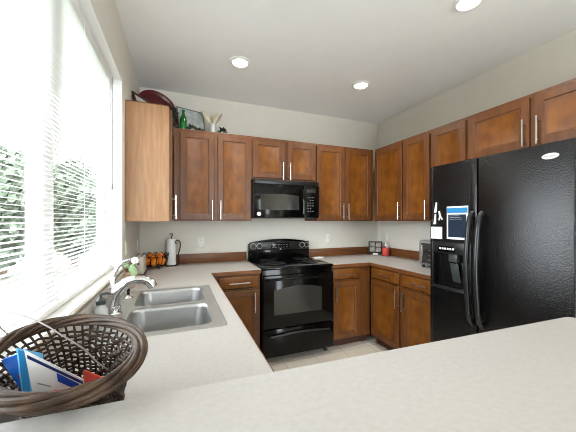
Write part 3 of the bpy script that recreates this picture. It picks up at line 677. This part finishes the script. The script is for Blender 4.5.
# ------------------------------------------------------------------ wicker basket with mail
BC = Vector((0.158, -2.506, 0)); ANG = math.radians(-67); ZR = 1.12
bk = thing('wicker_basket', 'large oval dark wicker basket with braided rim on the worktop by the window', 'basket', (0.158, -2.45, Z))
ux, uy = Vector((math.cos(ANG), math.sin(ANG), 0)), Vector((-math.sin(ANG), math.cos(ANG), 0))
def bpt(th, h, off=0.0):
    """point on the basket wall; h 0..1 from base to rim"""
    k = 0.6 + 0.2 * h + 0.2 * h ** 6
    c = Vector((0.158, -2.506 + 0.08 * (1 - h) ** 0.8, Z + 0.008 + (ZR - Z - 0.02) * h))
    return c + ux * ((0.198 * k + off) * math.cos(th)) + uy * ((0.12 * k + off) * math.sin(th))
b = MB(); NR = 96
for s_ in range(6):
    pts = []
    for i in range(NR):
        th = i * 2 * PI / NR; tw = th * 2 + s_ * 2 * PI / 6
        p = Vector((BC.x, BC.y, ZR)) + ux * (0.2 * math.cos(th)) + uy * (0.12 * math.sin(th))
        rad = (ux * math.cos(th) * 0.12 + uy * math.sin(th) * 0.2).normalized()
        pts.append(p + rad * 0.0095 * math.cos(tw) + Vector((0, 0, 0.0095 * math.sin(tw))))
    b.tube(pts, 0.0052, 8, closed=True)
b.build('rim', 'wicker_rim', bk, world=True)
b = MB(); NS = 44
for k in range(NS):
    th = k * 2 * PI / NS
    b.tube([bpt(th, h, 0) for h in (0, 0.15, 0.35, 0.55, 0.75, 0.9, 1.0)], 0.0026, 5)
for lv in range(17):
    h = 0.03 + lv * 0.056
    pts = [bpt(i * 2 * PI / (NS * 2), h + 0.008 * math.sin(i * 0.9 + lv * 2), 0.0034 * (1 if (i // 1 + lv * 1) % 4 < 2 else -1)) for i in range(NS * 2)]
    b.tube(pts, 0.003 if lv % 3 else 0.0038, 5, closed=True)
b.build('woven_wall', 'wicker', bk, world=True)
b = MB(); base = [bpt(i * 2 * PI / 48, 0.0) for i in range(48)]
b.prism([(p.x, p.y, Z) for p in base], 0.008, Vector((0, 0, 1))); b.build('bottom', 'wicker', bk, world=True)
hp = [(0.03, -2.40, 1.118), (0.012, -2.43, 1.17), (0.042, -2.478, 1.2), (0.08, -2.51, 1.202), (0.113, -2.541, 1.2), (0.15, -2.582, 1.196), (0.182, -2.619, 1.19), (0.21, -2.643, 1.18), (0.225, -2.651, 1.17), (0.24, -2.645, 1.145), (0.25, -2.62, 1.118)]
def smooth(pts, n=5):
    pts = [Vector(p) for p in pts]; out = []
    for i in range(len(pts) - 1):
        p0, p1, p2, p3 = pts[max(i - 1, 0)], pts[i], pts[i + 1], pts[min(i + 2, len(pts) - 1)]
        for k in range(n):
            q = k / n; out.append(0.5 * (2 * p1 + (p2 - p0) * q + (2 * p0 - 5 * p1 + 4 * p2 - p3) * q * q + (3 * p1 - p0 - 3 * p2 + p3) * q ** 3))
    return out + [pts[-1]]
MB().tube(smooth(hp), 0.0013, 6).build('carry_handle', 'wire', bk, world=True, label='thin grey wire handle')

def sheet(name, label, cat, bl_, br_, tr_, tl_, th, base, marks=(), extra=(), group=None, bend=0.0):
    """thin block between four corners; marks are (material slot, [(u,v)...]) laid a hair proud of its front"""
    bl_, br_, tr_, tl_ = map(Vector, (bl_, br_, tr_, tl_)); n = (br_ - bl_).cross(tl_ - bl_).normalized()
    if n.y > 0: n = -n
    P = lambda u, v, d=0: (bl_ * (1 - u) + br_ * u) * (1 - v) + (tl_ * (1 - u) + tr_ * u) * v + n * (d + bend * math.sin(PI * u))
    b = MB(); N = 8; t = bmesh.new()
    F = [[t.verts.new(P(i / N, j / N)) for j in range(N + 1)] for i in range(N + 1)]; Bk = [[t.verts.new(P(i / N, j / N, -th)) for j in range(N + 1)] for i in range(N + 1)]
    for i in range(N):
        for j in range(N):
            t.faces.new((F[i][j], F[i + 1][j], F[i + 1][j + 1], F[i][j + 1])); t.faces.new((Bk[i][j + 1], Bk[i + 1][j + 1], Bk[i + 1][j], Bk[i][j]))
    for i in range(N):
        for (a, c) in (((i, 0), (i + 1, 0)), ((i, N), (i + 1, N)), ((0, i), (0, i + 1)), ((N, i), (N, i + 1))):
            t.faces.new((F[a[0]][a[1]], F[c[0]][c[1]], Bk[c[0]][c[1]], Bk[a[0]][a[1]]))
    bmesh.ops.recalc_face_normals(t, faces=t.faces); b._merge(t)
    for mi, uv in marks:
        b.mi = mi; b.prism([P(u, v, 0.0008) for u, v in uv], -0.0007, n)
    o = b.build(name, [base] + list(extra)); return tag(o, label, cat, group)
rect = lambda u0, u1, v0, v1: [(u0, v0), (u1, v0), (u1, v1), (u0, v1)]
sheet('packet', 'bright blue packet with white bar label in the basket at the left edge', 'packet',
      (0.105, -2.465, 0.955), (0.125, -2.475, 0.955), (0.1, -2.53, 1.136), (0.054, -2.5, 1.114), 0.006, 'blue',
      [(1, rect(0.45, 0.74, 0.2, 0.68)), (1, rect(0.62, 0.68, 0.78, 0.9)), (1, rect(0.74, 0.8, 0.78, 0.9)), (2, rect(0.3, 0.42, 0.72, 0.76))] + [(3, rect(0.5 + 0.03 * k, 0.512 + 0.03 * k, 0.24, 0.64)) for k in range(7)],
      ['paper', 'pink', 'grey_print'])
sheet('brochure', 'narrow upright blue and white brochure standing right of the blue packet', 'brochure',
      (0.112, -2.535, 0.94), (0.128, -2.505, 0.94), (0.128, -2.53, 1.128), (0.103, -2.56, 1.155), 0.003, 'light_blue',
      [(1, rect(0.0, 0.3, 0.05, 0.98)), (2, rect(0.45, 0.9, 0.45, 0.9)), (2, rect(0.7, 1.0, 0.1, 0.4)), (3, rect(0.5, 0.85, 0.6, 0.66))], ['mid_blue', 'paper', 'navy'])
sheet('leaflet', 'white leaflet with navy border slumping to the right in the basket', 'leaflet',
      (0.13, -2.53, 0.94), (0.19, -2.5, 0.95), (0.196, -2.545, 1.072), (0.112, -2.56, 1.15), 0.002, 'paper',
      [(1, [(0.03, 0.93), (0.97, 0.9), (0.97, 0.955), (0.03, 0.965)]), (2, [(0.5, 0.8), (0.85, 0.76), (0.9, 0.88), (0.5, 0.91)]), (1, [(0.02, 0.45), (0.1, 0.52), (0.3, 0.4), (0.3, 0.33), (0.02, 0.34)]), (3, rect(0.15, 0.4, 0.6, 0.615)), (3, rect(0.12, 0.36, 0.7, 0.715))],
      ['navy', 'royal', 'grey_print'])
sheet('card', 'coral red card with white loops behind the basket front rim', 'card',
      (0.15, -2.565, 0.96), (0.19, -2.555, 0.96), (0.197, -2.58, 1.068), (0.162, -2.585, 1.082), 0.0015, 'pink', [(1, rect(0.1, 0.5, 0.8, 0.84)), (1, rect(0.55, 0.9, 0.66, 0.7))], ['paper'])
sheet('envelope', 'red envelope low down in the right side of the wicker basket', 'envelope',
      (0.15, -2.4, 0.93), (0.215, -2.47, 0.93), (0.225, -2.48, 1.03), (0.16, -2.41, 1.03), 0.002, 'red')

# ------------------------------------------------------------------ things on the right worktop
pf = thing('photo_holder', 'small black four-photo frame standing in the counter corner beside the red jar', 'picture frame', (2.8, -0.17, Z), math.radians(-35))
b = MB(); fw, f0, f1 = 0.085, 0.035, 0.185
for (x0, x1, z0, z1) in ((-fw, fw, f0, f0 + 0.014), (-fw, fw, f1 - 0.014, f1), (-fw, -fw + 0.014, f0, f1), (fw - 0.014, fw, f0, f1), (-0.005, 0.005, f0, f1), (-fw, fw, 0.105, 0.115)): b.box(x0, x1, -0.008, 0.008, z0, z1, 0.002)
b.build('frame', 'black_satin', pf)
for k, (x, z) in enumerate(((-0.04, 0.078), (0.04, 0.078), (-0.04, 0.143), (0.04, 0.143))): MB().box(x - 0.036, x + 0.036, 0.001, 0.004, z - 0.03, z + 0.03).build('photo', 'photo', pf)
MB().tube([(-0.07, -0.02, 0.004), (-0.07, 0.0, 0.036), (0.07, 0.0, 0.036), (0.07, -0.02, 0.004)], 0.004, 6).tube([(-0.05, 0.05, 0.004), (0, 0.008, 0.1), (0.05, 0.05, 0.004)], 0.003, 6).build('stand', 'iron', pf)
MB().box(-0.03, 0.035, -0.004, 0.002, 0.008, 0.03, 0.001).build('name_plate', 'paper', pf, label='small white plate')
cj = thing('jar', 'small red jar with pale dropper lid in the right counter corner', 'jar', (2.885, -0.275, Z))
MB().lathe([(0, 0.004), (0.04, 0.004), (0.044, 0.01), (0.044, 0.1), (0.04, 0.112), (0.034, 0.112), (0.034, 0.1), (0, 0.1)], seg=28).build('body', 'red_jar', cj)
MB().lathe([(0, 0), (0.046, 0), (0.046, 0.008), (0, 0.008)], seg=28).build('base', 'black_plastic', cj)
MB().lathe([(0, 0.1), (0.026, 0.101), (0.024, 0.13), (0.012, 0.145), (0.01, 0.175), (0, 0.177)], (0.008, 0.005, 0), 18).build('lid', 'white_plastic', cj)
MB().ball((-0.022, -0.01, 0.112), 0.016, 2).build('knob', 'black_plastic', cj)
to = thing('toaster_oven', 'grey toaster oven with glass door peeking out beside the fridge', 'toaster oven', (2.72, -1.25, Z))
MB().box(-0.1, 0.2, -0.2, 0.2, 0.02, 0.27, 0.03, 4).build('shell', 'grey_plastic', to)
tdo = MB().box(-0.112, -0.1, -0.18, 0.15, 0.045, 0.24, 0.005).build('door', 'black_glass', to)
MB().tube([(-0.11, 0.12, 0.07), (-0.14, 0.115, 0.075), (-0.142, 0.11, 0.15), (-0.14, 0.115, 0.215), (-0.11, 0.12, 0.22)], 0.006, 8).build('handle', 'nickel', tdo)
for zz in (0.08, 0.12, 0.17): MB().box(-0.116, -0.111, -0.1, 0.06, zz, zz + 0.006, 0.001).build('rack_bar', 'nickel', tdo)
for fx in (-0.08, 0.17):
    for fy in (-0.16, 0.15): MB().lathe([(0, 0), (0.014, 0), (0.014, 0.024), (0, 0.024)], (fx, fy, 0), 12).build('foot', 'black_plastic', to)
sr = MB().box(-0.065, 0.065, -0.045, 0.045, 0, 0.008, 0.003).box(-0.06, 0.05, -0.04, 0.03, 0.008, 0.014, 0.003).build('napkin', 'paper'); sr.location = (1.965, -0.13, Z); sr.rotation_euler = (0, 0, 0.15)
tag(sr, 'folded white napkin on the counter just right of the range', 'napkin')

# ------------------------------------------------------------------ things on top of the wall cabinets
ZH = ZU + HU + 0.0005
def leaning_panel(name, label, cat, x0, x1, h, yb, yt, fmat, amat, fwid, loc_z=ZH, rz=0.0):
    t = thing(name, label, cat, ((x0 + x1) / 2, yb, loc_z), rz); w = (x1 - x0) / 2; an = math.atan2(yt - yb, h)
    mt = Matrix.Rotation(-an, 4, 'X'); b = MB()
    for (a0, a1, c0, c1) in ((-w, w, 0, fwid), (-w, w, h - fwid, h), (-w, -w + fwid, fwid, h - fwid), (w - fwid, w, fwid, h - fwid)): b.box(a0, a1, 0, 0.018, c0, c1, 0.002, mtx=mt)
    b.build('frame', fmat, t); MB().box(-w + fwid, w - fwid, 0.006, 0.012, fwid, h - fwid, mtx=mt).build('artwork', amat, t); return t
leaning_panel('picture', 'mottled grey framed picture leaning behind the green bottle on the cabinet top', 'picture', 0.37, 0.65, 0.285, -0.17, -0.085, 'grey_frame', 'grey_art', 0.008, rz=0.33)
# dark framed picture leaning on the window-wall side, behind the oak end panel
t = thing('picture', 'dark-framed pale picture leaning against the left wall above the oak end panel', 'picture', (0.15, -0.43, ZH), math.radians(60))
mt = Matrix.Rotation(-math.radians(20), 4, 'X'); b = MB()
for (a0, a1, c0, c1) in ((-0.16, 0.16, 0, 0.02), (-0.16, 0.16, 0.195, 0.215), (-0.16, -0.14, 0.02, 0.195), (0.14, 0.16, 0.02, 0.195)): b.box(a0, a1, 0, 0.02, c0, c1, 0.003, mtx=mt)
b.build('frame', 'dark_frame', t); MB().box(-0.14, 0.14, 0.006, 0.012, 0.02, 0.195, mtx=mt).build('artwork', 'print', t)
# round tray
t = thing('tray', 'large round maroon tray leaning in the corner on top of the left cabinet', 'tray', (0.19, -0.19, ZH + 0.001))
mt = Matrix.Rotation(math.radians(25), 4, 'Z') @ Matrix.Rotation(-math.radians(12), 4, 'X') @ Matrix.Translation((0, 0, 0.2)) @ Matrix.Rotation(PI / 2, 4, 'X')
MB().lathe([(0, 0.0), (0.165, 0.0), (0.185, 0.016), (0.2, 0.02), (0.2, 0.012), (0.17, -0.008), (0, -0.008)], seg=56, mtx=mt).build('dish', 'maroon', t)
MB().tube([mt @ Vector((0.05 * math.cos(a), -0.09 + 0.02 * math.sin(a * 2), 0.004)) for a in [k * PI / 10 for k in range(11)]], 0.004, 6).build('painted_stem', 'pampas', t, label='pale painted motif')
# bottle
MBt = MB().lathe([(0, 0), (0.03, 0), (0.032, 0.006), (0.032, 0.1), (0.03, 0.11), (0.016, 0.145), (0.0125, 0.158), (0.012, 0.182), (0.014, 0.183), (0.014, 0.192), (0, 0.193)], seg=24)
bo = MBt.build('bottle', 'green_glass'); bo.location = (0.413, -0.262, ZH); tag(bo, 'green glass bottle on top of the back wall cabinet', 'bottle')
# vase with plumes
vz = thing('vase', 'pale grey vase of dried plumes on top of the back wall cabinet', 'vase', (0.7, -0.2, ZH))
MB().lathe([(0, 0), (0.022, 0), (0.026, 0.01), (0.03, 0.06), (0.026, 0.095), (0.03, 0.112), (0.026, 0.11), (0.022, 0.09), (0, 0.02)], seg=24).build('pot', 'vase', vz)
for (tx, tz, mm, rr) in ((-0.1, 0.22, 'pampas', 0.017), (-0.08, 0.19, 'pampas', 0.02), (-0.05, 0.2, 'pampas', 0.014), (0.055, 0.215, 'pampas', 0.015), (0.09, 0.215, 'plume_grey', 0.011), (0.03, 0.2, 'pampas', 0.013)):
    q = MB(); s0, s1 = Vector((0, 0, 0.06)), Vector((tx * 1.1, random.uniform(-0.02, 0.02), tz * 1.12))
    q.tube([s0, s0.lerp(s1, 0.4)], 0.0015, 5)
    q.tube([s0.lerp(s1, a) for a in (0.38, 0.5, 0.65, 0.8, 0.92, 1.0)], [0.003, rr * 0.7, rr, rr * 0.9, rr * 0.55, 0.002], 9)
    q.build('plume', mm, vz)
# ivy
def ivy(name, label, loc, pts, n, spread, sz):
    t = thing(name, label, 'plant', loc, 0, 'ivy on the cabinet tops')
    MB().tube(smooth(pts, 4), 0.002, 5).build('vine', 'leaf', t)
    b = MB(); sm = smooth(pts, 6)
    for k in range(n):
        c = random.choice(sm) + Vector((random.uniform(-1, 1), random.uniform(-1, 1), random.uniform(-0.2, 1))) * spread
        c.z = max(c.z, 0.006)
        d = Vector((random.uniform(-1, 1), random.uniform(-1, 0.2), random.uniform(-0.3, 1))).normalized()
        leaf(b, c, c + d * sz * random.uniform(0.7, 1.3), sz * 0.38, 0, 4)
    for v in b.bm.verts: v.co.z = max(v.co.z, 0.001)
    b.build('leaves', 'leaf', t); return t
ivy('ivy', 'dark ivy clump trailing down the side of the round tray', (0.335, -0.27, ZH), [(0, 0, 0.003), (-0.01, 0, 0.06), (0.005, 0.01, 0.12), (-0.01, 0.01, 0.17)], 34, 0.018, 0.03)
ivy('ivy', 'low dark ivy strand between the green bottle and the vase', (0.52, -0.23, ZH), [(-0.07, 0, 0.003), (-0.03, 0, 0.04), (0.02, 0, 0.02), (0.06, 0, 0.012), (0.1, 0, 0.006)], 46, 0.016, 0.028)
ivy('ivy', 'dark ivy sprig at the right of the vase', (0.775, -0.22, ZH), [(-0.03, 0, 0.003), (0.0, 0, 0.035), (0.02, 0, 0.05), (0.035, 0, 0.03)], 26, 0.016, 0.03)
